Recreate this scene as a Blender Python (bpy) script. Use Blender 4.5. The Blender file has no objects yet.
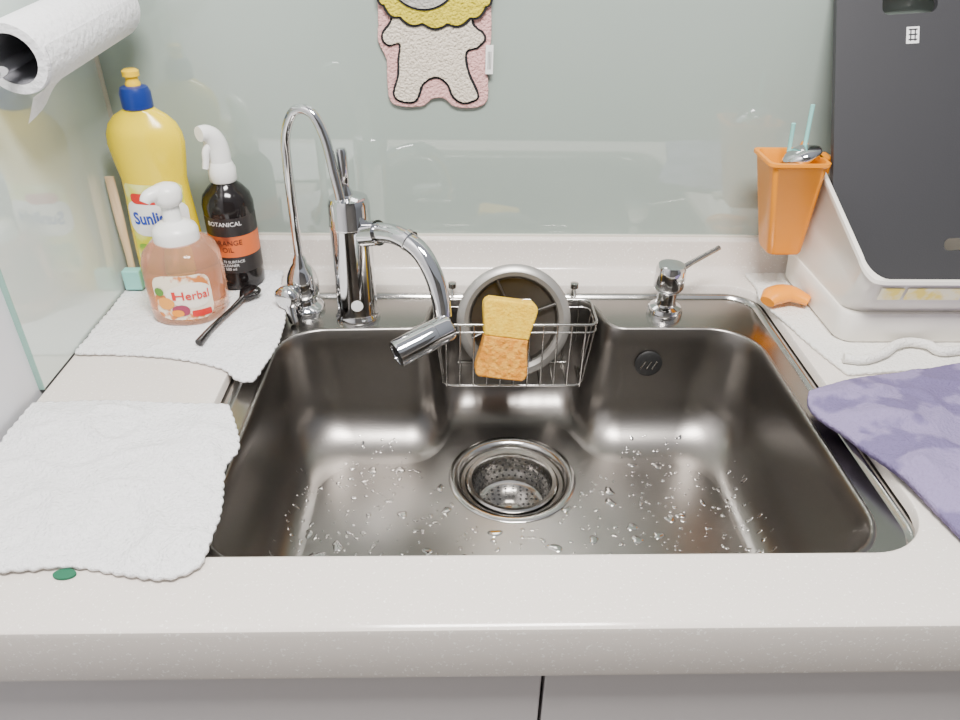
import bpy, bmesh, math, random
from mathutils import Matrix, Vector, noise
random.seed(7)
H=.85
scene=bpy.context.scene
COL=scene.collection
# ------------------------------------------------------------------ materials
def mat(name,col,rough=.5,metal=0,**k):
    m=bpy.data.materials.new(name);m.use_nodes=True
    nt=m.node_tree;b=nt.nodes['Principled BSDF']
    b.inputs['Base Color'].default_value=(*col,1);b.inputs['Roughness'].default_value=rough
    b.inputs['Metallic'].default_value=metal
    for key,v in k.items():
        if key in('bump','bscale','col2','cscale','clo','chi','bdist','stretch'):continue
        b.inputs[key].default_value=v
    tc=nt.nodes.new('ShaderNodeTexCoord')
    mp=nt.nodes.new('ShaderNodeMapping');nt.links.new(tc.outputs['Object'],mp.inputs[0])
    if 'stretch' in k: mp.inputs['Scale'].default_value=k['stretch']
    if k.get('bump'):
        n=nt.nodes.new('ShaderNodeTexNoise');n.inputs['Scale'].default_value=k.get('bscale',200);n.inputs['Detail'].default_value=4
        bp=nt.nodes.new('ShaderNodeBump');bp.inputs['Strength'].default_value=k['bump'];bp.inputs['Distance'].default_value=k.get('bdist',.001)
        nt.links.new(mp.outputs[0],n.inputs['Vector']);nt.links.new(n.outputs['Fac'],bp.inputs['Height']);nt.links.new(bp.outputs[0],b.inputs['Normal'])
    if 'col2' in k:
        n=nt.nodes.new('ShaderNodeTexNoise');n.inputs['Scale'].default_value=k.get('cscale',10);n.inputs['Detail'].default_value=3
        r=nt.nodes.new('ShaderNodeValToRGB')
        r.color_ramp.elements[0].position=k.get('clo',.4);r.color_ramp.elements[1].position=k.get('chi',.6)
        r.color_ramp.elements[0].color=(*col,1);r.color_ramp.elements[1].color=(*k['col2'],1)
        nt.links.new(mp.outputs[0],n.inputs['Vector']);nt.links.new(n.outputs['Fac'],r.inputs[0]);nt.links.new(r.outputs[0],b.inputs['Base Color'])
    return m
M_counter=mat('solid_surface',(.72,.665,.61),.14,col2=(.90,.87,.82),cscale=330,clo=.62,chi=.68)
M_glass=mat('painted_glass',(.345,.41,.37),.03,col2=(.355,.42,.38),cscale=2,**{'IOR':2.0})
M_glassL=mat('painted_glass_side',(.60,.68,.64),.025,**{'IOR':2.1})
M_sidewall=mat('side_wall_paint',(.64,.64,.67),.5)
M_edge=mat('glass_edge',(.25,.42,.36),.1)
M_seal=mat('silicone',(.66,.63,.55),.4)
M_steel=mat('brushed_steel',(.25,.235,.22),.31,1,bump=.12,bscale=90,bdist=.0006,stretch=(1,6,6))
M_deck=mat('deck_steel',(.34,.325,.305),.22,1)
M_drop=mat('water_film',(.46,.44,.42),.05,1)
M_steelw=mat('steel_light',(.48,.465,.445),.18,1)
M_chrome=mat('chrome',(.66,.66,.67),.035,1)
M_dark=mat('dark_rubber',(.015,.015,.015),.4)
M_door=mat('cabinet_laminate',(.63,.60,.595),.2)
M_shadow=mat('carcass_shade',(.12,.11,.1),.7)  # carcass coloured dark to paint the shade in the gaps around the doors
M_towel=mat('white_terry',(.92,.92,.93),.95,bump=1,bscale=300,bdist=.004,col2=(.85,.85,.86),cscale=260,clo=.35,chi=.65)
M_towel2=mat('white_towel_flat',(.90,.88,.83),.95,bump=1,bscale=300,bdist=.004)
M_purple=mat('purple_terry',(.25,.205,.37),.95,bump=1,bscale=300,bdist=.003,col2=(.15,.12,.25),cscale=17,clo=.50,chi=.56)
M_yel=mat('yellow_plastic',(.86,.64,.0),.22)
M_yelcap=mat('yellow_cap',(.88,.56,.0),.3)
M_blue=mat('blue_plastic',(.008,.03,.2),.3)
M_white=mat('white_plastic',(.86,.86,.84),.3)
M_rack=mat('cream_plastic',(.86,.82,.75),.3)
M_black=mat('black_plastic',(.010,.008,.008),.12)
M_orangel=mat('orange_label',(.68,.14,.03),.45,col2=(.22,.045,.02),cscale=18,clo=.55,chi=.68)
M_blackl=mat('black_label',(.02,.017,.017),.4)
M_pink=mat('foam_soap_liquid',(.90,.50,.34),.06,**{'Transmission Weight':.75,'IOR':1.3})
M_creaml=mat('cream_label',(.86,.76,.60),.4,col2=(.62,.20,.04),cscale=55,clo=.52,chi=.60)
M_orange=mat('orange_plastic',(.86,.29,.003),.3)
M_board=mat('charcoal_board',(.038,.038,.042),.5,bump=.15,bscale=500)
M_teal=mat('teal_bristle',(.25,.60,.55),.6)
M_wood=mat('bamboo',(.78,.58,.38),.6,col2=(.66,.47,.28),cscale=30,stretch=(4,4,.4))
M_spY=mat('sponge_yellow',(.92,.60,.04),.95,bump=1,bscale=300,bdist=.002,col2=(.84,.50,.02),cscale=160)
M_spO=mat('sponge_orange',(.68,.26,.02),.95,bump=1,bscale=200,bdist=.004,col2=(.84,.40,.05),cscale=120)
M_paper=mat('paper',(.86,.86,.88),.95,bump=.8,bscale=150,bdist=.003)
M_core=mat('roll_core',(.20,.20,.22),.8)
M_pinkc=mat('pink_terry',(.88,.50,.47),.95,bump=1,bscale=330,bdist=.005,col2=(.76,.42,.40),cscale=330)
M_creamc=mat('cream_terry',(.86,.76,.63),.95,bump=1,bscale=330,bdist=.005,col2=(.74,.65,.53),cscale=330)
M_yelc=mat('yellow_terry',(.80,.66,.04),.95,bump=1,bscale=330,bdist=.005,col2=(.68,.56,.03),cscale=330)
M_blackc=mat('black_stitch',(.01,.01,.012),.9,bump=.6,bscale=380)
M_greyc=mat('grey_terry',(.50,.48,.43),.95,bump=1,bscale=330,bdist=.005)
M_floor=mat('floor_tile',(.35,.32,.29),.35)
M_wallp=mat('wall_paint',(.6,.58,.55),.7)
M_wallf=mat('wall_far_darkened',(.24,.225,.21),.6)  # far wall tone darkened for contrast in the chrome
M_txtB=mat('ink_blue',(.01,.05,.42),.4)
M_txtR=mat('ink_red',(.62,.02,.015),.4)
M_txtW=mat('ink_white',(.85,.85,.85),.4)
M_green=mat('green_tag',(.01,.12,.06),.8)
M_sticker=mat('sticker_yellow',(.88,.70,.15),.5,col2=(.90,.84,.60),cscale=60)
# ------------------------------------------------------------------ builders
def link(ob,parent=None):
    COL.objects.link(ob)
    if parent is not None: ob.parent=parent
    else: ob.location.z+=H
    return ob
def group(name,loc=(0,0,0)):
    e=bpy.data.objects.new(name,None);e.empty_display_size=.02
    COL.objects.link(e);e.location=(0,0,H);return e
def mk(name,verts,faces,m,parent=None,smooth=True,fm=None,auto=None,recalc=True):
    me=bpy.data.meshes.new(name);me.from_pydata([tuple(v) for v in verts],[],faces)
    if isinstance(m,(list,tuple)):
        for q in m: me.materials.append(q)
    else: me.materials.append(m)
    if fm:
        for p,i in zip(me.polygons,fm):p.material_index=i
    if recalc:
        bm=bmesh.new();bm.from_mesh(me);bmesh.ops.recalc_face_normals(bm,faces=bm.faces);bm.to_mesh(me);bm.free()
    if smooth:
        for p in me.polygons:p.use_smooth=True
    ob=bpy.data.objects.new(name,me);link(ob,parent)
    if smooth and auto is not None:
        try: me.set_sharp_from_angle(angle=math.radians(auto))
        except Exception: pass
    return ob
def loft(name,rings,m,parent=None,cap0=True,cap1=True,closed=True,fmr=None,auto=40,smooth=True):
    n=len(rings[0]);V=[v for r in rings for v in r];F=[];fm=[]
    for i in range(len(rings)-1):
        for j in range(n if closed else n-1):
            k=(j+1)%n
            F.append((i*n+j,i*n+k,(i+1)*n+k,(i+1)*n+j));fm.append(fmr[i] if fmr else 0)
    if cap0:F.append(tuple(range(n))[::-1]);fm.append(fmr[0] if fmr else 0)
    if cap1:F.append(tuple(range((len(rings)-1)*n,len(rings)*n)));fm.append(fmr[-1] if fmr else 0)
    return mk(name,V,F,m,parent,smooth,fm,auto)
def frame(axis,loc):
    z=Vector(axis).normalized();q=z.to_track_quat('Z','Y').to_matrix().to_4x4()
    return Matrix.Translation(loc)@q
def lathe(name,prof,loc,m,parent=None,axis=(0,0,1),seg=40,sx=1,sy=1,fmr=None,cap0=True,cap1=True,auto=40):
    T=frame(axis,loc) if tuple(axis)!=(0,0,1) else Matrix.Translation(loc)
    R=[[T@Vector((r*sx*math.cos(a*2*math.pi/seg),r*sy*math.sin(a*2*math.pi/seg),z)) for a in range(seg)] for r,z in prof]
    return loft(name,R,m,parent,cap0,cap1,fmr=fmr,auto=auto)
def catmull(P,n=8,closed=False):
    P=[Vector(p) for p in P];out=[];N=len(P)
    for i in range(N if closed else N-1):
        if closed:a,b,c,d=P[i-1],P[i],P[(i+1)%N],P[(i+2)%N]
        else:a,b,c,d=P[max(i-1,0)],P[i],P[i+1],P[min(i+2,N-1)]
        for k in range(n):
            t=k/n;out.append(.5*((2*b)+(c-a)*t+(2*a-5*b+4*c-d)*t*t+(3*b-a-3*c+d)*t**3))
    if not closed:out.append(P[-1])
    return out
def sweep(name,P,r,m,parent=None,seg=12,closed=False,smooth=0,flat=1.0,up=None):
    if smooth:
        if isinstance(r,(list,tuple)):
            R2=[q.x for q in catmull([Vector((x,0,0)) for x in r],smooth,closed)];r=R2
        P=catmull(P,smooth,closed)
    P=[Vector(p) for p in P];N=len(P)
    rs=r if isinstance(r,(list,tuple)) else [r]*N
    T=[]
    for i in range(N):
        if closed:t=P[(i+1)%N]-P[i-1]
        else:t=P[min(i+1,N-1)]-P[max(i-1,0)]
        T.append(t.normalized())
    u=Vector(up) if up else (Vector((0,0,1)) if abs(T[0].z)<.9 else Vector((1,0,0)))
    u=(u-T[0]*u.dot(T[0])).normalized();rings=[]
    for i in range(N):
        u=(u-T[i]*u.dot(T[i])).normalized();w=T[i].cross(u)
        rings.append([P[i]+u*rs[i]*flat*math.cos(a*2*math.pi/seg)+w*rs[i]*math.sin(a*2*math.pi/seg) for a in range(seg)])
    if closed:rings.append(rings[0]);return loft(name,rings,m,parent,False,False,auto=60)
    return loft(name,rings,m,parent,auto=60)
def fillet(cs,n=8):
    out=[];N=len(cs)
    for i in range(N):
        P=Vector(cs[i][:2]);r=cs[i][2];A=Vector(cs[i-1][:2]);B=Vector(cs[(i+1)%N][:2])
        u=(A-P).normalized();v=(B-P).normalized();ph=u.angle(v);d=r/math.tan(ph/2)
        S=P+u*d;E=P+v*d;C=P+(u+v).normalized()*(r/math.sin(ph/2))
        a=S-C;b=E-C;an=a.angle_signed(b)
        for k in range(n+1):
            t=-an*k/n;out.append(C+Vector((a.x*math.cos(t)-a.y*math.sin(t),a.x*math.sin(t)+a.y*math.cos(t))))
    return out
def offset(R,d):
    n=len(R);o=[]
    for i in range(n):
        t=(R[(i+1)%n]-R[i-1]);t=t.normalized() if t.length>1e-9 else Vector((1,0))
        o.append(R[i]+Vector((t.y,-t.x))*d)
    return o
def at(R,z):return [Vector((p.x,p.y,z)) for p in R]
def rrect(x0,x1,y0,y1,r,n=6):return fillet([(x0,y0,r),(x1,y0,r),(x1,y1,r),(x0,y1,r)],n)
def fill(name,loops,m,parent=None,T=None,smooth=False):
    bm=bmesh.new();E=[]
    for L in loops:
        vs=[bm.verts.new(v) for v in L]
        for i in range(len(vs)):E.append(bm.edges.new((vs[i-1],vs[i])))
    bmesh.ops.triangle_fill(bm,use_beauty=True,use_dissolve=False,edges=E)
    for f in bm.faces:
        if f.normal.z<0:f.normal_flip()
    me=bpy.data.meshes.new(name);bm.to_mesh(me);bm.free();me.materials.append(m)
    ob=bpy.data.objects.new(name,me);return link(ob,parent)
def prism(name,loops,th,T,m,parent=None,bev=0,sm=False):
    bm=bmesh.new();E=[]
    for L in loops:
        vs=[bm.verts.new((p[0],p[1],0)) for p in L]
        for i in range(len(vs)):E.append(bm.edges.new((vs[i-1],vs[i])))
    bmesh.ops.triangle_fill(bm,use_beauty=True,use_dissolve=False,edges=E)
    bmesh.ops.recalc_face_normals(bm,faces=bm.faces)
    g=bmesh.ops.extrude_face_region(bm,geom=list(bm.faces))
    for v in g['geom']:
        if isinstance(v,bmesh.types.BMVert):v.co.z+=th
    if len(loops)==1:
        bmesh.ops.dissolve_limit(bm,angle_limit=.02,verts=bm.verts,edges=bm.edges)
    bmesh.ops.recalc_face_normals(bm,faces=bm.faces)
    me=bpy.data.meshes.new(name);bm.to_mesh(me);bm.free();me.transform(T);me.materials.append(m)
    ob=bpy.data.objects.new(name,me);link(ob,parent)
    if bev:
        b=ob.modifiers.new('bevel','BEVEL');b.width=bev;b.segments=3;b.limit_method='ANGLE';b.angle_limit=math.radians(50)
        for p in me.polygons:p.use_smooth=True
        me.set_sharp_from_angle(angle=math.radians(35))
    return ob
def box(name,x0,x1,y0,y1,z0,z1,m,parent=None,bev=0):
    V=[(x,y,z) for x in(x0,x1) for y in(y0,y1) for z in(z0,z1)]
    F=[(0,1,3,2),(4,6,7,5),(0,4,5,1),(2,3,7,6),(0,2,6,4),(1,5,7,3)]
    ob=mk(name,V,F,m,parent,smooth=False)
    if bev:
        b=ob.modifiers.new('bevel','BEVEL');b.width=bev;b.segments=3
    return ob
# ------------------------------------------------------------------ room shell
WY=1.037;WX=-.477
wbk=group('wall_back')
box('plaster',WX-.1,2.2,WY+.006,WY+.1,-H,1.6,M_wallp,wbk)
box('painted_glass',WX,2.2,WY,WY+.006,.045,.9,M_glass,wbk,bev=.001)
wlf=group('wall_left')
box('plaster',WX-.1,WX-.006,-1.6,WY+.1,-H,1.6,M_sidewall,wlf)
box('painted_glass',WX-.006,WX,.705,WY,.002,.9,M_glassL,wlf,.0008)
box('polished_edge',WX-.006,WX+.0003,.7035,.7052,.002,.9,M_edge,wlf)
box('trim_1',WX,WX+.004,WY-.004,WY,.05,.9,M_seal)
box('floor',WX-.1,2.2,-1.6,WY+.1,-H-.05,-H,M_floor)
box('unseen_dark_wall',WX-.1,2.2,-1.7,-1.6,-H,1.6,M_wallf)  # out of view, added as a dark surface for the chrome to reflect
prof=[(1.040,.0),(1.040,.05),(1.026,.05),(1.023,.048),(1.022,.044),(1.022,.010),(1.019,.004),(1.012,.0)]
loft('upstand_trim',[[Vector((x,y,z)) for y,z in prof] for x in(WX+.0005,1.3)],M_counter)
box('trim_2',WX,1.3,WY-.003,WY,.048,.053,M_seal)
# ------------------------------------------------------------------ counter with cutout
O=fillet([(-.278,.455,.055),(.437,.455,.065),(.437,.972,.05),(-.278,.972,.05)],12)
ct=group('kitchen_countertop')
X0,X1=WX+.0005,1.3
fill('top_surface',[[Vector(p) for p in((X0,.385,0),(X1,.385,0),(X1,1.036,0),(X0,1.036,0))],at(offset(O,.003),0)],M_counter,ct)
loft('cutout_edge',[at(offset(O,.003),0),at(offset(O,.001),-.0008),at(O,-.003),at(O,-.013)],M_counter,ct,False,False)
fp=[(.385,0),(.381,-.0008),(.378,-.003),(.377,-.008),(.377,-.06),(.378,-.064),(.382,-.066),(.43,-.066)]
loft('front_drop_edge',[[Vector((x,y,z)) for y,z in fp] for x in(X0,X1)],M_counter,ct,False,False,closed=False)
cb=group('base_cabinet')
box('door_panel_a',X0,.0715,.392,.41,-.75,-.076,M_door,cb,.002)
box('door_panel_b',.0745,1.3,.392,.41,-.75,-.076,M_door,cb,.002)
box('carcass_front',X0,1.3,.411,.425,-.78,-.066,M_shadow,cb)
box('kick_plate',X0,1.3,.45,.47,-H,-.75,M_shadow,cb)
# ------------------------------------------------------------------ sink
sk=group('stainless_sink')
def basin(c,n=12):return fillet(c,n)
T_=basin([(-.238,.461,.05),(.396,.461,.06),(.396,.868,.06),(.205,.868,.03),(.185,.953,.035),(-.035,.953,.035),(-.048,.868,.03),(-.238,.862,.06)])
W_=basin([(-.233,.468,.05),(.390,.468,.06),(.390,.854,.07),(.200,.854,.045),(.172,.932,.045),(-.020,.932,.045),(-.045,.854,.045),(-.233,.852,.07)])
F_=basin([(-.188,.500,.04),(.345,.500,.045),(.345,.782,.06),(.190,.782,.06),(.152,.862,.02),(-.008,.862,.02),(-.040,.782,.06),(-.188,.782,.06)])
def lerp(A,B,t):return [a.lerp(b,t) for a,b in zip(A,B)]
zt=-.014;ZW=-.108;DZ=.072
rings=[at(offset(T_,.006),zt),at(offset(T_,.004),zt+.0015),at(offset(T_,.001),zt+.0015),at(T_,zt-.001),at(offset(T_,-.002),zt-.005)]
for t in(.25,.5,.75,1):rings.append(at(offset(lerp(T_,W_,t),-.002*(1-t)),-.019+(ZW+.019)*t))
for k in range(1,15):
    a=k/14*math.pi/2;rings.append(at(lerp(W_,F_,1-math.cos(a)),ZW-DZ*math.sin(a)))
loft('basin_walls',rings,M_steel,sk,False,False,auto=80)
DC=Vector((.07,.755));DR=.084
circ=lambda r,z,n=64:[Vector((DC.x+r*math.cos(a*2*math.pi/n),DC.y+r*math.sin(a*2*math.pi/n),z)) for a in range(n)]
fill('basin_floor',[at(F_,-.18),circ(DR,-.18)],M_steel,sk)
Or=fillet([(-.278,.436,.055),(.437,.436,.065),(.437,.972,.05),(-.278,.972,.05)],12)
rim=[at(offset(Or,.012),-.0135),at(offset(Or,-.004),-.0135),at(offset(Or,-.006),-.010),at(offset(Or,-.010),-.009),at(offset(Or,-.012),-.010),at(offset(Or,-.015),zt)]
loft('rim_bead',rim,M_steelw,sk,False,False,auto=80)
fill('deck_plate',[rim[-1],rings[0]],M_deck,sk)
ov=(.262,.8585,-.063)
lathe('overflow_plate',[(.019,0),(.019,.002),(.016,.004),(.0,.004)],ov,M_dark,sk,axis=(0,-1,.12))
for i in range(-1,2):
    sweep('overflow_slot',[(ov[0]+i*.008-.003,ov[1]-.005,ov[2]-.006),(ov[0]+i*.008+.003,ov[1]-.005,ov[2]+.006)],.0012,M_steelw,sk,seg=6)
# drain
dr=group('sink_drain_strainer')
c=(DC.x,DC.y,-.18)
lathe('flange',[(.086,-.001),(.086,.001),(.083,.0028),(.075,.002),(.071,-.002),(.069,-.007),(.064,-.008),(.063,-.012),(.0625,-.06)],c,M_steelw,dr,cap0=False,cap1=True,seg=64)
lathe('basket_wall',[(.062,-.010),(.062,-.005),(.060,-.003),(.055,-.004),(.0525,-.008),(.050,-.03),(.046,-.048),(.040,-.051),(.015,-.0505),(.012,-.049),(.0,-.049)],c,M_steelw,dr,cap0=False,cap1=False,seg=64)
V=[];F=[]
def disc(cn,nrm,r,n=8):
    T=frame(nrm,cn);b=len(V)
    for a in range(n):V.append(T@Vector((r*math.cos(a*2*math.pi/n),r*math.sin(a*2*math.pi/n),0)))
    F.append(tuple(range(b,b+n)))
for ring,(rr,nn) in enumerate([(.018,10),(.025,14),(.032,18),(.038,22)]):
    for a in range(nn):
        q=a/nn*2*math.pi;disc((c[0]+rr*math.cos(q),c[1]+rr*math.sin(q),c[2]-.0502),(0,0,1),.0017)
for row in range(4):
    z=-.014-.0085*row;rr=.0525+(.050-.0525)*min(1,(-z-.008)/.022) if z>-.03 else .050-(.004)*(-z-.03)/.018
    for a in range(34):
        q=(a+.5*(row%2))/34*2*math.pi;disc((c[0]+(rr-.0004)*math.cos(q),c[1]+(rr-.0004)*math.sin(q),c[2]+z),(-math.cos(q),-math.sin(q),.1),.0019)
mk('basket_holes',V,F,M_dark,dr,smooth=False,recalc=False)
# water drops
V=[];F=[]
def ecc(x,y):
    ex=max(0,(-.188-x)/.045,(x-.345)/.045);ey=max(0,(.500-y)/.032,(y-.782)/.071)
    return math.sqrt(ex*ex+ey*ey)
def zs(x,y):
    e=min(.98,ecc(x,y));return ZW-DZ*math.sqrt(1-e*e)+.0001
def drop(x,y,r,irr):
    n=18;ph=[random.uniform(0,6.28) for _ in range(3)];st=random.uniform(.8,1.3);b=len(V)
    def rad(a):return r*(1+irr*(.22*math.sin(2*a+ph[0])+.14*math.sin(3*a+ph[1])+.05*math.sin(5*a+ph[2])))
    h=min(r*.30,.0009)
    lv=((1,0),(.93,.35),(.82,.65),(.6,.88),(.3,.97))
    for s,hh in lv:
        for a in range(n):
            q=a/n*2*math.pi;xx=x+rad(q)*s*math.cos(q)*st;yy=y+rad(q)*s*math.sin(q)/st;V.append((xx,yy,zs(xx,yy)+h*hh))
    V.append((x,y,zs(x,y)+h))
    for l in range(4):
        for a in range(n):
            k=(a+1)%n;F.append((b+l*n+a,b+l*n+k,b+(l+1)*n+k,b+(l+1)*n+a))
    for a in range(n):F.append((b+4*n+a,b+4*n+(a+1)%n,b+5*n))
cnt=0
while cnt<1000:
    x=random.uniform(-.222,.380);y=random.uniform(.475,.826)
    if (Vector((x,y))-DC).length<.090 or ecc(x,y)>.75:continue
    if -.07<x<.22 and y>.775: continue
    r=random.choice([.0009,.0011,.0013,.0015,.0018,.0022,.0026,.0032]);
    if random.random()<.06 and ecc(x,y)<.1:r=random.uniform(.004,.0075)
    drop(x,y,r,1.0 if r>.003 else .4);cnt+=1
mk('water_droplets',V,F,M_drop,None,recalc=False)
# ------------------------------------------------------------------ faucet
fa=group('kitchen_faucet')
fb=(-.143,.905,zt)
lathe('body',[(.031,0),(.031,.004),(.0295,.007),(.0272,.012),(.0272,.132),(.0276,.134),(.0276,.138),(.0268,.140),(.0268,.166),(.024,.173),(.013,.177),(0,.178)],fb,M_chrome,fa,seg=48,cap1=False)
lathe('lever',[(.0095,0),(.0085,.006),(.0055,.012),(.0055,.018),(.0062,.022),(.0070,.056),(.0055,.060),(0,.061)],(fb[0]-.002,fb[1],fb[2]+.174),M_chrome,fa,axis=(-.04,.06,1),cap1=False)
lathe('emblem',[(.008,0),(.008,.0006),(0,.0007)],(fb[0]+.004,fb[1]-.0272,fb[2]+.03),M_white,fa,axis=(.15,-1,0),cap1=False)
arm=[(-.122,.892,.116),(-.100,.878,.122),(-.076,.862,.124),(-.050,.842,.113),(-.033,.826,.088),(-.025,.815,.062),(-.022,.808,.040)]
sweep('spout_arm',arm,[.0135,.013,.0125,.0122,.012,.0118,.0115],M_chrome,fa,seg=24,smooth=6)
sweep('spout_collar',[(-.124,.893,.114),(-.104,.880,.121)],.0165,M_chrome,fa,seg=24)
sweep('spout_ring',[(-.068,.857,.1235),(-.063,.853,.1215)],.0140,M_chrome,fa,seg=24)
h0=Vector((-.012,.800,.032));h1=Vector((-.078,.760,.014));hd=(h1-h0).normalized();L=(h1-h0).length
lathe('spray_head',[(0,0),(.013,.0005),(.0165,.003),(.0175,.007),(.0175,.024),(.0168,.0245),(.0168,.026),(.0178,.0265),(.0178,L-.004),(.017,L),(.014,L),(.0135,L-.003),(0,L-.003)],h0,M_chrome,fa,axis=hd,cap0=False,cap1=False)
lathe('aerator',[(.0132,0),(.0132,.001),(0,.0015)],h0+hd*(L-.0025),M_dark,fa,axis=hd,cap1=False)
# filter tap
ft=group('filtered_water_tap')
tb=(-.219,.924,zt)
lathe('base_body',[(.027,0),(.0275,.004),(.025,.008),(.0175,.013),(.0165,.018),(.020,.022),(.0225,.030),(.0220,.044),(.019,.056),(.0140,.066),(.010,.072),(.0088,.078),(.007,.081),(.006,.086)],tb,M_chrome,ft)
tube=[(tb[0],tb[1],zt+.07),(tb[0],tb[1],.12),(tb[0],tb[1],.19),(tb[0]+.003,tb[1]-.001,.232),(tb[0]+.018,tb[1]-.006,.262),(tb[0]+.040,tb[1]-.014,.262),(tb[0]+.054,tb[1]-.020,.235),(tb[0]+.062,tb[1]-.026,.195),(tb[0]+.068,tb[1]-.030,.162)]
sweep('gooseneck_tube',tube,.0062,M_chrome,ft,seg=16,smooth=8)
lathe('gooseneck_tip',[(.0068,0),(.0068,.012),(.004,.0122),(0,.011)],tube[-1],M_chrome,ft,axis=(.15,-.1,-1),cap1=False)
sweep('valve_stem',[(tb[0],tb[1],.018),(tb[0]-.012,tb[1]-.022,.020)],[.011,.011],M_chrome,ft,seg=20)
sweep('valve_knob',[(tb[0]-.011,tb[1]-.021,.020),(tb[0]-.013,tb[1]-.025,.020),(tb[0]-.018,tb[1]-.036,.020),(tb[0]-.020,tb[1]-.040,.020)],[.012,.0175,.0175,.011],M_chrome,ft,seg=24)
sweep('lever_handle',[(tb[0]-.013,tb[1]-.034,.020),(tb[0]-.010,tb[1]-.042,.000),(tb[0]-.007,tb[1]-.046,-.010)],[.007,.0065,.006],M_chrome,ft,seg=12,smooth=4)
# soap dispenser
sd=group('soap_dispenser_pump');sb=(.290,.916,zt)
lathe('collar',[(.0250,0),(.0250,.005),(.022,.011),(.015,.014),(.0135,.018),(.0135,.034),(.017,.036),(.0205,.041),(.0213,.045),(.0203,.070),(.018,.075),(.011,.077),(0,.078)],sb,M_chrome,sd,cap1=False)
sweep('spout_tube',[(sb[0]+.010,sb[1]+.002,.050),(sb[0]+.030,sb[1]+.012,.058),(sb[0]+.072,sb[1]+.030,.073)],[.005,.0038,.0036],M_deck,sd,seg=12)
# ------------------------------------------------------------------ wire basket
wb=group('wire_sink_caddy')
bx0,bx1,by0,by1,bz0,bz1=-.036,.187,.866,.938,-.108,-.006
def wire(n,P,r=.0013,closed=False):return sweep(n,P,r,M_steelw,wb,seg=8,closed=closed)
def rr3(x0,x1,y0,y1,z,r=.012):return at(rrect(x0,x1,y0,y1,r,4),z)
wire('top_frame',rr3(bx0,bx1,by0,by1,bz1),.0019,True)
wire('bottom_frame',rr3(bx0+.010,bx1-.012,by0+.003,by1-.008,bz0),.0016,True)
wire('middle_frame',rr3(bx0,bx1,by0,by1,bz1-.012),.0013,True)
for i in range(11):
    x=bx0+.016+(bx1-bx0-.032)*i/10
    wire('upright_wire',[(x,by0-.001,bz1),(x,by0+.002,bz0),(x,by1-.008,bz0),(x,by1+.001,bz1)])
for s,x in((1,bx0),(-1,bx1)):
    for j in range(3):
        y=by0+.014+j*.02;wire('side_wire',[(x-s*.001,y,bz1),(x+s*.011,y,bz0)])
for x in(-.012,.165):
    sweep('hook',[(x,by1,bz1),(x,.948,.002),(x,.958,.004),(x,.966,-.006),(x,.966,zt+.002)],.0022,M_steelw,wb,seg=8,smooth=4)
    lathe('hook_knob',[(.0,0),(.006,.001),(.006,.008),(0,.009)],(x,.955,.004),M_steelw,wb,cap0=False,cap1=False)
# lid
sl=group('round_pot_lid')
cn=Vector((.076,.915,-.028));ax=Vector((0,-1,.33)).normalized()
lathe('ring',[(.063,-.002),(.065,.003),(.071,.006),(.078,.004),(.0815,0),(.080,-.004),(.070,-.005),(.063,-.002)],cn,mat('grey_rim',(.36,.35,.33),.35,.6),sl,axis=ax,cap0=False,cap1=False,seg=56)
lathe('dished_plate',[(.064,0),(.060,-.008),(.035,-.014),(0,-.015)],cn,mat('dark_plate',(.17,.155,.135),.3,.9),sl,axis=ax,cap0=False,cap1=False,seg=48)
T=frame(ax,cn)
M_spoke=mat('spoke_steel',(.22,.21,.20),.3,1)
for i in range(4):
    q=i*math.pi/2+.4
    sweep('spoke',[T@Vector((.008*math.cos(q),.008*math.sin(q),-.010)),T@Vector((.064*math.cos(q),.064*math.sin(q),.001))],.0022,M_spoke,sl,seg=8)
lathe('hub',[(.012,-.016),(.012,-.008),(.008,-.005),(0,-.005)],cn,M_steelw,sl,axis=ax,cap1=False)
# sponge
sg=group('kitchen_sponge')
Ts=Matrix.Translation((.060,.873,-.028))@Matrix.Rotation(math.radians(8),4,'Y')@Matrix.Rotation(math.radians(72),4,'X')
def hw(y,hh=.058):
    t=abs(y)/hh;return (.0300+.011*min(1,t)**1.3 - (.001 if y<0 else 0)*t)*max(0,1-t**9)**.35
def half(s,y0):
    ys=[y0+(s*.058-y0)*k/16 for k in range(17)]
    R=[(hw(y),y) for y in ys];Lf=[(-hw(y),y) for y in ys[:-1]][::-1]
    R=[p for p in R if p[0]>1e-4];Lf=[p for p in Lf if p[0]<-1e-4]
    return R+Lf
prism('foam',[half(1,.004)],.028,Ts,M_spY,sg,.0025)
prism('scourer',[half(-1,.004)],.028,Ts,M_spO,sg,.0025)
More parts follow.
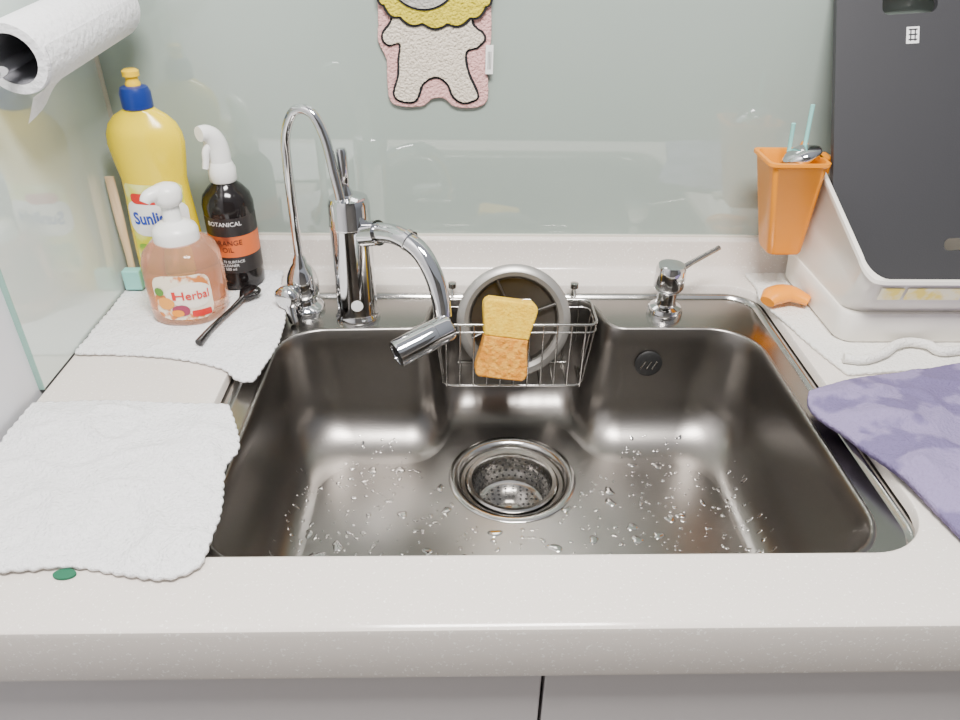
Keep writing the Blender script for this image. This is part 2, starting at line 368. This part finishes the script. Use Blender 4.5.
# ------------------------------------------------------------------ labels
def label_text(body,size,center,surf,m,parent,name='label_print',rot=0,sx=1,bold=.0):
    cu=bpy.data.curves.new(name,'FONT');cu.body=body;cu.size=size;cu.align_x='CENTER';cu.align_y='CENTER';cu.resolution_u=3;cu.offset=bold
    t=bpy.data.objects.new(name,cu);COL.objects.link(t);bpy.context.view_layer.update()
    me=bpy.data.meshes.new_from_object(t);bpy.data.objects.remove(t)
    bm=bmesh.new();bm.from_mesh(me)
    bmesh.ops.triangulate(bm,faces=bm.faces)
    c0,s0=math.cos(rot),math.sin(rot)
    for v in bm.verts:
        x=v.co.x*sx;y=v.co.y;v.co=surf(center[0]+x*c0-y*s0,center[1]+x*s0+y*c0)
    bm.to_mesh(me);bm.free();me.materials.clear();me.materials.append(m)
    o=bpy.data.objects.new(name,me);return link(o,parent)
def patch(name,u0,u1,v0,v1,surf,m,parent,r=.004,shape=None,n=24):
    V=[];F=[]
    for j in range(n+1):
        v=v0+(v1-v0)*j/n
        t=abs(2*j/n-1)
        if shape=='ellipse':k=math.sqrt(max(0,1-t*t))
        else:
            d=min(v-v0,v1-v);k=1-(r-math.sqrt(max(0,r*r-(r-d)**2)))/((u1-u0)/2) if d<r else 1
        for i in range(n+1):
            u=(u0+u1)/2+(u1-u0)/2*k*(2*i/n-1);V.append(surf(u,v))
    for j in range(n):
        for i in range(n):a=j*(n+1)+i;F.append((a,a+1,a+n+2,a+n+1))
    return mk(name,V,F,m,parent,recalc=False)
# ------------------------------------------------------------------ dish soap bottle
ds=group('dish_soap_bottle');dx,dy,dz=-.402,.955,.006
lv=[(0,.041),(.003,.045),(.02,.047),(.06,.0465),(.10,.045),(.135,.0425),(.16,.0420),(.185,.046),(.205,.0485),(.218,.047),(.230,.042),(.240,.033),(.246,.022),(.250,.0165)]
def interp(z):
    for (a,b),(c_,d) in zip(lv,lv[1:]):
        if a<=z<=c_:return b+(d-b)*(z-a)/(c_-a)
    return lv[-1][1]
R=[]
for z,rx in lv:
    ry=min(rx*.62,.029) if z<.24 else min(rx,.017)
    R.append([Vector((dx+rx*math.cos(a*2*math.pi/48),dy+ry*math.sin(a*2*math.pi/48),dz+z)) for a in range(48)])
loft('body',R,M_yel,ds,auto=60)
lathe('cap',[(.0165,.248),(.0185,.250),(.0185,.268),(.016,.274),(.010,.276)],(dx,dy,dz),M_blue,ds)
lathe('nozzle',[(.009,.275),(.009,.279),(.0075,.281),(.0075,.286),(.010,.287),(.010,.293),(.007,.295)],(dx,dy,dz),M_yelcap,ds)
def sds(e):
    def f(u,v):
        rx=interp(v);ry=min(rx*.62,.029);t=max(-.98,min(.98,u/rx));return Vector((dx+u,dy-ry*math.sqrt(1-t*t)-e,dz+v))
    return f
patch('label_lime',-.036,.038,.035,.158,sds(.0004),mat('label_lime',(.66,.66,.01),.3,col2=(.82,.82,.30),cscale=30),ds)
patch('label_white',-.037,.040,.088,.136,sds(.0008),M_txtW,ds,.016)
patch('label_leaf_band',-.032,.040,.040,.076,sds(.0008),mat('label_leaf',(.20,.42,.03),.3,col2=(.85,.75,.1),cscale=40),ds,.006)
patch('label_red_dot',-.028,.010,.132,.146,sds(.0012),M_txtR,ds,.006)
label_text('Sunlight',.0225,(.000,.113),sds(.0014),M_txtB,ds,bold=.0007,sx=.84,rot=.08)
# ------------------------------------------------------------------ foam soap
fs=group('foaming_hand_soap_bottle');fx,fy,fz=-.362,.885,.006
fl=[(0,.040),(.002,.045),(.008,.0475),(.05,.048),(.080,.047),(.092,.043),(.100,.035),(.104,.027)]
def sq(r,a,p=.8):
    c0,s0=math.cos(a),math.sin(a);return r*math.copysign(abs(c0)**p,c0),r*math.copysign(abs(s0)**p,s0)
loft('body',[[Vector((fx+sq(r,a*2*math.pi/48)[0],fy+sq(r,a*2*math.pi/48)[1],fz+z)) for a in range(48)] for z,r in fl],M_pink,fs,auto=60)
lathe('pump_collar',[(.026,.100),(.0280,.102),(.0280,.116),(.026,.121),(.019,.126),(.012,.129),(.011,.131),(.011,.160)],(fx,fy,fz),M_white,fs)
lathe('pump_button',[(.010,.148),(.0155,.152),(.0175,.158),(.0175,.168),(.014,.174),(.006,.177),(0,.177)],(fx,fy,fz),M_white,fs,cap1=False)
sweep('pump_nozzle',[(fx,fy,fz+.166),(fx-.010,fy-.010,fz+.167),(fx-.017,fy-.018,fz+.165),(fx-.020,fy-.022,fz+.160)],[.011,.0095,.008,.006],M_white,fs,smooth=4,seg=16)
def sfs(e):
    def f(u,v):
        a=-math.pi/2+.25+u/.050;x,y=sq(.0477+e,a);return Vector((fx+x,fy+y,fz+v))
    return f
patch('label',-.036,.036,.012,.074,sfs(.0008),M_creaml,fs,.016)
patch('label_oval',-.020,.036,.028,.064,sfs(.0014),mat('label_oval',(.88,.80,.68),.4),fs,shape='ellipse')
patch('label_band',.002,.030,.016,.025,sfs(.0016),M_txtR,fs,.002)
for i,(u,v,r_,mm) in enumerate([(-.022,.036,.009,mat('peach_print',(.80,.33,.05),.4)),(-.008,.026,.008,mat('berry_print',(.30,.03,.08),.4)),(-.027,.052,.006,mat('leaf_print',(.10,.25,.03),.4)),(-.012,.022,.005,M_orange)]):
    patch('fruit_print',u-r_,u+r_,v-r_,v+r_,sfs(.0018+i*.0001),mm,fs,shape='ellipse',n=12)
label_text('Herbal',.0165,(.008,.046),sfs(.0024),M_txtR,fs,bold=.0002)
# ------------------------------------------------------------------ black spray
bs=group('black_spray_bottle');px,py,pz=-.318,.972,.006
lathe('body',[(.030,0),(.0335,.003),(.034,.01),(.034,.028),(.034,.052),(.034,.082),(.034,.108),(.034,.120),(.031,.132),(.023,.142),(.016,.148),(.0145,.154)],(px,py,pz),[M_black,M_blackl,M_orangel],bs,fmr=[0,0,0,1,2,1,0,0,0,0,0])
lathe('spray_collar',[(.0165,.150),(.0180,.152),(.0180,.168),(.0145,.176)],(px,py,pz),M_white,bs)
hx,hy=-.62,-.78
def off(d,z):return (px+hx*d,py+hy*d,pz+z)
sweep('spray_head',[off(0,.172),off(.000,.186),off(.002,.200),off(.007,.210),off(.015,.216),off(.024,.217)],[.0140,.0145,.014,.013,.011,.0095],M_white,bs,smooth=5,seg=18)
sweep('trigger',[off(.012,.202),off(.019,.192),off(.021,.182),off(.024,.172)],[.006,.005,.0045,.004],M_white,bs,smooth=4,seg=12)
def sbs(e):
    def f(u,v):
        a=-math.pi/2+u/.034;return Vector((px+(.034+e)*math.cos(a),py+(.034+e)*math.sin(a),pz+v))
    return f
label_text('BOTANICAL',.0085,(0,.100),sbs(.0006),M_txtW,bs)
label_text('MULTI SURFACE\nCLEANER\n500 ml',.0055,(0,.040),sbs(.0006),M_txtW,bs)
label_text('ORANGE\nOIL',.010,(0,.068),sbs(.0006),mat('ink_dark',(.03,.01,.01),.4),bs)
# ------------------------------------------------------------------ toothbrush, spoon
tbh=group('bamboo_toothbrush')
sweep('handle',[(-.466,.966,.162),(-.465,.962,.10),(-.463,.957,.05),(-.462,.952,.014)],[.0065,.0066,.0050,.0058],M_wood,tbh,seg=12,smooth=5,flat=.6,up=(0,1,0))
tb2=box('bristles',-.470,-.446,.935,.950,.009,.038,M_teal,tbh,.002)
mb=group('black_plastic_spoon')
P0=Vector((-.298,.905,.015));P1=Vector((-.326,.792,.011))
sweep('handle',[P0,P0.lerp(P1,.3),P0.lerp(P1,.7)+Vector((0,0,.002)),P1],[.0038,.0030,.0036,.0050],M_black,mb,seg=10,smooth=4)
sweep('bowl',[P0+Vector((.010,.030,.001)),P0+Vector((.008,.025,.001)),P0+Vector((.005,.013,0)),P0+Vector((-.001,-.005,0))],[.004,.0125,.0145,.004],M_black,mb,seg=14,smooth=5,flat=.35)
# ------------------------------------------------------------------ cloths
def cloth(name,sides,z0,th,amp,nscale,m,parent=None,N=130,scal=0,sf=.012,seed=0,zf=None,base=.55,fine=.0,ridge=.5):
    def poly(P):
        Q=catmull([Vector((p[0],p[1],0)) for p in P],12)
        Ls=[0]
        for a,b in zip(Q,Q[1:]):Ls.append(Ls[-1]+(b-a).length)
        def f(t):
            s=t*Ls[-1]
            for i in range(len(Q)-1):
                if Ls[i+1]>=s-1e-9:
                    k=(s-Ls[i])/max(1e-9,Ls[i+1]-Ls[i]);p=Q[i].lerp(Q[i+1],k);tt=(Q[i+1]-Q[i]).normalized()
                    return Vector((p.x,p.y)),Vector((tt.y,-tt.x)),s
            return Vector((Q[-1].x,Q[-1].y)),Vector((0,0)),s
        def g(t,sgn):
            p,n,s=f(t);w=abs(math.sin(math.pi*s/sf))*scal*(.7+.6*noise.noise(Vector((s*40,seed,0))))*min(1,min(t,1-t)*30)
            return p+n*sgn*w
        return g
    b,r,t_,l=[poly(s) for s in sides]
    V=[];F=[]
    c00=b(0,1);c10=b(1,1);c01=t_(0,-1);c11=t_(1,-1)
    for j in range(N+1):
        v=j/N
        for i in range(N+1):
            u=i/N
            p=(1-v)*b(u,1)+v*t_(u,-1)+(1-u)*l(v,-1)+u*r(v,1)-((1-u)*(1-v)*c00+u*(1-v)*c10+(1-u)*v*c01+u*v*c11)
            wv=Vector((p.x*nscale,p.y*nscale,seed))
            nz=noise.noise(wv)+.5*noise.noise(wv*2.3)+.4*ridge*noise.noise(wv*5)
            rd=1-abs(noise.noise(wv*1.6+Vector((7,3,1))))*4
            edge=min(1,min(u,1-u,v,1-v)*9+.25)
            z=z0+edge*amp*(max(0,nz+base)+ridge*max(0,rd))+fine*(noise.noise(Vector((p.x*220,p.y*220,seed)))+.6*noise.noise(Vector((p.x*420,p.y*420,seed))))+fine
            if zf:z+=zf(p.x,p.y)
            V.append((p.x,p.y,z))
    n=len(V);V+=[(x,y,z-th) for x,y,z in V]
    for j in range(N):
        for i in range(N):
            a=j*(N+1)+i;F.append((a,a+1,a+N+2,a+N+1));F.append((n+a+N+1,n+a+N+2,n+a+1,n+a))
    ed=[i for i in range(N+1)]+[j*(N+1)+N for j in range(1,N+1)]+[N*(N+1)+i for i in range(N-1,-1,-1)]+[j*(N+1) for j in range(N-1,0,-1)]
    for k in range(len(ed)):
        a,b_=ed[k-1],ed[k];F.append((a,b_,n+b_,n+a))
    return mk(name,V,F,m,parent)
cloth('white_dishcloth',[[(-.474,.778),(-.40,.776),(-.335,.765),(-.285,.745),(-.262,.722),(-.243,.718)],[(-.243,.718),(-.232,.80),(-.238,.88),(-.258,.95),(-.266,1.008)],[(-.474,1.005),(-.36,1.008),(-.266,1.008)],[(-.474,.778),(-.473,.9),(-.474,1.005)]],.004,.0028,.0024,16,M_towel,scal=.0025,fine=.0005)
tw=group('white_dishcloth')
cloth('fabric',[[(-.474,.437),(-.40,.434),(-.33,.440),(-.28,.430),(-.245,.426),(-.222,.438)],[(-.222,.438),(-.222,.50),(-.234,.56),(-.230,.60),(-.258,.668)],[(-.474,.672),(-.40,.676),(-.33,.672),(-.258,.668)],[(-.474,.437),(-.473,.55),(-.474,.672)]],.005,.0028,.0075,11,M_towel,tw,scal=.0025,seed=3,fine=.0005)
lathe('care_tag',[(.008,0),(.008,.002),(0,.0025)],(-.335,.434,.0005),M_green,tw,sx=1.2,sy=.7,cap1=False)
cloth('purple_microfiber_cloth',[[(.462,.42),(.55,.40),(.74,.41)],[(.74,.41),(.745,.6),(.74,.775)],[(.402,.688),(.45,.708),(.50,.722),(.60,.745),(.74,.775)],[(.462,.42),(.452,.47),(.437,.54),(.414,.60),(.394,.655),(.402,.688)]],.008,.006,.014,10,M_purple,scal=.0008,seed=12,fine=.0003,ridge=.3)
cloth('white_towel_mat',[[(.470,.733),(.55,.742),(.65,.745),(.82,.745)],[(.82,.745),(.82,1.0)],[(.432,1.004),(.6,1.004),(.82,1.0)],[(.470,.733),(.452,.80),(.440,.86),(.428,.92),(.434,.96),(.432,1.004)]],.0045,.0040,.0006,20,M_towel2,scal=.002,seed=20,fine=.0003)
rp=[(.472,.756,.012),(.495,.752,.012),(.525,.764,.013),(.550,.783,.014),(.572,.790,.014),(.592,.784,.014),(.602,.770,.013),(.64,.776,.012),(.72,.782,.012)]
sweep('white_cord',rp,.0060,M_towel2,None,seg=10,smooth=8)
# ------------------------------------------------------------------ dish rack
rk=group('dish_drying_rack')
def ringf(x0,x1,y0,y1,r,zf):return [Vector((p.x,p.y,zf(p.y))) for p in rrect(x0,x1,y0,y1,r,8)]
k=lambda z:(lambda y:z)
RX1=.97
rb=[ringf(.488,RX1,.804,1.000,.02,k(.006)),ringf(.484,RX1,.800,1.001,.022,k(.012)),ringf(.481,RX1,.797,1.002,.022,k(.046)),ringf(.483,RX1,.799,1.001,.022,k(.050)),ringf(.486,RX1-.01,.806,.996,.018,k(.050)),ringf(.489,RX1-.01,.816,.994,.018,k(.012))]
loft('drip_tray',rb,M_rack,rk,auto=50)
def zr(y):
    t=min(1,max(0,(y-.775)/(.975-.775)));return .110+.080*math.sin(t*math.pi/2)**.9
rc=[ringf(.490,.955,.820,.99,.022,k(.020)),ringf(.485,.956,.803,.992,.025,k(.055))]
rc+=[ringf(.481,.957,.777,.993,.028,lambda y:.055+(zr(y)-.058)*.45),ringf(.479,.957,.772,.993,.028,lambda y:zr(y)-.007),ringf(.4765,.958,.7685,.994,.029,lambda y:zr(y)-.004),ringf(.477,.958,.769,.994,.029,lambda y:zr(y)+.0005),ringf(.482,.954,.775,.989,.026,lambda y:zr(y)+.0005),ringf(.483,.953,.778,.988,.025,lambda y:zr(y)-.005),ringf(.4915,.952,.822,.986,.024,k(.024))]
loft('basket_body',rc,M_rack,rk,auto=50)
def front_y(z):return .772+(.777-.772)*(.103-z)/.0246
for nm,a,b_ in(('sticker_a',.500,.528),('sticker_b',.532,.60)):
    mk(nm,[(a,front_y(.083)-.0012,.083),(b_,front_y(.083)-.0012,.083),(b_,front_y(.100)-.0012,.100),(a,front_y(.100)-.0012,.100)],[(0,1,2,3)],M_sticker,rk,smooth=False)
# cutting board
A=Vector((.470,1.022,.385));B=Vector((.494,.866,.028))
up=(A-B).normalized();rt=Vector((1,0,-up.x/up.z));rt=(rt-up*rt.dot(up)).normalized();nn=rt.cross(up)
Tb=Matrix(((rt.x,up.x,nn.x,B.x),(rt.y,up.y,nn.y,B.y),(rt.z,up.z,nn.z,B.z),(0,0,0,1)))
LB=(A-B).length+.03
ol=rrect(0,.34,0,LB,.012,6)
hole=rrect(.057,.126,LB-.060,LB-.036,.009,6);hole2=rrect(.148,.180,.062,.078,.007,6)
cbd=group('cutting_board')
prism('board',[ol,hole,hole2],.008,Tb,M_board,cbd)
u,v=.088,LB-.096
prism('logo_plate',[[(u+a,v+b) for a,b in [(0,0),(.016,0),(.016,.020),(0,.020)]]],.0006,Tb@Matrix.Translation((0,0,.0082)),M_txtW,cbd)
for a,b,w,h in((.0025,.004,.011,.0015),(.0025,.010,.011,.0015),(.0025,.016,.011,.0015),(.0045,.003,.0015,.014),(.010,.003,.0015,.014)):
    prism('logo_figure',[[(u+a,v+b),(u+a+w,v+b),(u+a+w,v+b+h),(u+a,v+b+h)]],.0004,Tb@Matrix.Translation((0,0,.0089)),M_board,cbd)
# orange holder
oh=group('orange_utensil_holder')
def orr(x0,x1,y0,y1,z,r=.010):return at(rrect(x0,x1,y0,y1,r,5),z)
loft('cup',[orr(.426,.472,.930,.972,.070),orr(.424,.473,.928,.974,.074),orr(.398,.473,.918,.984,.195),orr(.394,.475,.914,.987,.198),orr(.394,.475,.914,.987,.202),orr(.399,.471,.919,.982,.202),orr(.401,.469,.922,.979,.195),orr(.428,.470,.932,.970,.078)],M_orange,oh,auto=50)
loft('hook',[[Vector(p) for p in((.470,y,.199),(.470,y,.202),(.4865,y,.202),(.4865,y,.180),(.4845,y,.180),(.4845,y,.199))] for y in(.945,.968)],M_orange,oh,smooth=False)
ut=group('metal_spoon')
sweep('handle',[(.455,.945,.09),(.447,.946,.20),(.444,.948,.268)],.0028,M_teal,ut,seg=8)
sweep('bowl',[(.418,.943,.188),(.430,.941,.200),(.446,.939,.208),(.463,.938,.214)],[.006,.019,.023,.010],M_chrome,ut,seg=16,smooth=5,flat=.5)
ck=group('cooking_chopstick')
sweep('stick',[(.446,.962,.08),(.432,.957,.20),(.428,.954,.243)],.0028,M_teal,ck,seg=8)
ck2=group('rice_paddle')
sweep('paddle',[(.452,.968,.10),(.456,.970,.198),(.458,.970,.214)],[.004,.011,.006],M_orange,ck2,seg=12,flat=.4,smooth=5)
# orange peeler
op=group('orange_peeler')
sweep('handle',[(.424,.893,.016),(.438,.903,.021),(.460,.906,.022),(.482,.893,.017)],[.011,.0165,.0145,.009],M_orange,op,seg=16,smooth=6,flat=.7)
sweep('handle_loop',[(.426,.903,.012),(.436,.926,.014),(.456,.932,.014),(.472,.920,.013)],[.004,.006,.006,.004],M_orange,op,seg=10,smooth=5)
# ------------------------------------------------------------------ paper roll
pr=group('paper_towel_roll')
RR=.034
ra=Vector((-.432,.765,.348));rb_=Vector((-.422,1.000,.366));rdir=(rb_-ra).normalized()
lathe('roll',[(.024,0),(.024,.0),(RR-.001,.0),(RR,.002),(RR,.23),(.024,.23),(.024,.001)],ra,[M_paper,M_core],pr,axis=rdir,cap0=False,cap1=False,fmr=[0,0,0,0,0,1],auto=40)
def sheet():
    V=[];F=[];n=18;mN=16;q=RR+.0015
    for i in range(n+1):
        f=i/n;base=ra+rdir*(.002+.222*f)
        for j in range(mN+1):
            t=j/mN;a0=math.radians(-75)
            if t<.4:
                a=math.radians(20)+(a0-math.radians(20))*t/.4;x=base.x+q*math.cos(a);z=base.z+q*math.sin(a)
            else:
                s=(t-.4)/.6;x=base.x+q*math.cos(a0)-.014*s+.004*math.sin(i*.7)*s;z=base.z+q*math.sin(a0)-(.026-.025*min(1,f*2.2))*s-.002*s
            V.append((x,base.y,z))
    for i in range(n):
        for j in range(mN):a=i*(mN+1)+j;F.append((a,a+1,a+mN+2,a+mN+1))
    return mk('loose_sheet',V,F,M_paper,pr,recalc=False)
sheet()
hd_=group('paper_towel_holder')
sweep('rod',[(ra.x,.72,.342),(ra.x+.010,1.030,.366)],.006,M_chrome,hd_,seg=14)
sweep('bracket',[(ra.x+.01,1.026,.366),(WX+.002,1.026,.366)],.005,M_chrome,hd_,seg=12)
sweep('end_bar',[(ra.x,.722,.342),(WX+.002,.722,.342)],.006,M_chrome,hd_,seg=12)
# ------------------------------------------------------------------ hanging hand towel
ht=group('character_hand_towel')
def wp(x,y):return (-.1055+(x-380)*.001305,.312+(50-y)*.00126)
TW=lambda d:Matrix(((1,0,0,0),(0,0,-1,1.0355-d),(0,1,0,0),(0,0,0,1)))
def fuzz(P,s=.0007):
    return [(x+s*noise.noise(Vector((x*600,z*600,1))),z+s*noise.noise(Vector((x*600,z*600,9)))) for x,z in P]
def shape(P,n=10):return fuzz([(q.x,q.y) for q in catmull([Vector((*wp(*p),0)) for p in P],n,True)])
pk=[(382,-60),(381,-10),(380,25),(379,42),(386,60),(386,85),(388,101),(398,107),(420,107),(432,99),(444,99),(455,107),(475,108),(488,101),(489,80),(486,62),(491,42),(491,15),(490,-20),(488,-60),(435,-75)]
prism('backing',[shape(pk)],.004,TW(.0),M_pinkc,ht,.0015)
body=[(395,-10),(392,20),(383,33),(383,42),(390,47),(399,45),(397,60),(396,75),(391,92),(395,101),(408,104),(417,100),(424,84),(436,78),(446,84),(452,97),(463,104),(476,101),(480,93),(470,70),(468,52),(478,48),(486,40),(484,32),(474,22),(472,-10),(435,-20)]
prism('outline',[shape(body)],.0012,TW(.004),M_blackc,ht)
def shr(P,d):
    o=[]
    Q=[Vector(p) for p in P];n=len(Q)
    for i in range(n):
        t=(Q[(i+1)%n]-Q[i-1]).normalized();nrm=Vector((-t.y,t.x));o.append(tuple(Q[i]-nrm*d*sgn))
    return o
ar=sum(a[0]*b[1]-b[0]*a[1] for a,b in zip(body,body[1:]+body[:1]))
sgn=1 if ar<0 else -1
prism('body_patch',[shape(shr(body,2.4))],.0022,TW(.0052),M_creamc,ht,.001)
def collar(g):
    P=[]
    for i in range(91):
        t=i/90;a=math.pi*t;P.append((436+(54+g)*math.cos(a),-6+(30+g)*math.sin(a)+4*abs(math.sin(a*7))))
    P+=[(382-g,-40),(436,-50),(490+g,-40)]
    return fuzz([wp(*p) for p in P],.0005)
prism('collar_outline',[collar(2.6)],.0012,TW(.0074),M_blackc,ht)
prism('collar',[collar(0)],.0016,TW(.0086),M_yelc,ht,.0008)
def ell(x,y,a,b):return [wp(x+a*math.cos(t*math.pi/20),y+b*math.sin(t*math.pi/20)) for t in range(40)]
prism('face_outline',[ell(425,-24,36,36)],.0012,TW(.0102),M_blackc,ht)
prism('face',[ell(425,-24,34,34)],.0012,TW(.0114),M_greyc,ht)
tx,tz=wp(489,58)
box('care_label',tx-.004,tx+.006,1.0275,1.028,tz-.018,tz+.018,M_white,ht)
for i in range(3):box('label_ink',tx-.001+i*.0018,tx-.0004+i*.0018,1.027,1.0274,tz-.012,tz+.010,M_dark,ht)
# ------------------------------------------------------------------ lights & world
w=bpy.data.worlds.new('World');scene.world=w;w.use_nodes=True
nt=w.node_tree;bg=nt.nodes['Background'];bg.inputs[1].default_value=.82
tc=nt.nodes.new('ShaderNodeTexCoord');sx=nt.nodes.new('ShaderNodeSeparateXYZ');rp_=nt.nodes.new('ShaderNodeValToRGB')
mr=nt.nodes.new('ShaderNodeMapRange');mr.inputs[1].default_value=-1;mr.inputs[2].default_value=1
nt.links.new(tc.outputs['Generated'],sx.inputs[0]);nt.links.new(sx.outputs[2],mr.inputs[0]);nt.links.new(mr.outputs[0],rp_.inputs[0]);nt.links.new(rp_.outputs[0],bg.inputs[0])
e=rp_.color_ramp.elements;e[0].position=.45;e[0].color=(.22,.22,.23,1);e[1].position=.95;e[1].color=(.68,.71,.77,1)
x_=e.new(.6);x_.color=(.43,.45,.49,1)
def area(name,loc,tgt,sx,sy,p,col=(1,.965,.93)):
    l=bpy.data.lights.new(name,'AREA');l.shape='RECTANGLE';l.size=sx;l.size_y=sy;l.energy=p;l.color=col
    o=bpy.data.objects.new(name,l);COL.objects.link(o);o.location=(loc[0],loc[1],loc[2]+H)
    o.rotation_euler=(Vector(tgt)-Vector(loc)).to_track_quat('-Z','Y').to_euler();return o
area('ceiling_light',(.10,.12,1.4),(.08,.55,0),.6,.30,56)
# ------------------------------------------------------------------ camera
cam=bpy.data.cameras.new('cam');co=bpy.data.objects.new('camera',cam);COL.objects.link(co)
Rm=(Matrix.Rotation(math.radians(-1.8),3,'Z')@Matrix.Rotation(math.radians(57),3,'X')@Matrix.Rotation(math.radians(1.0),3,'Z'))
co.matrix_world=Matrix.Translation((0,0,.5+H))@Rm.to_4x4()
cam.sensor_width=36;cam.lens=740/960*36;cam.clip_start=.01
scene.camera=co
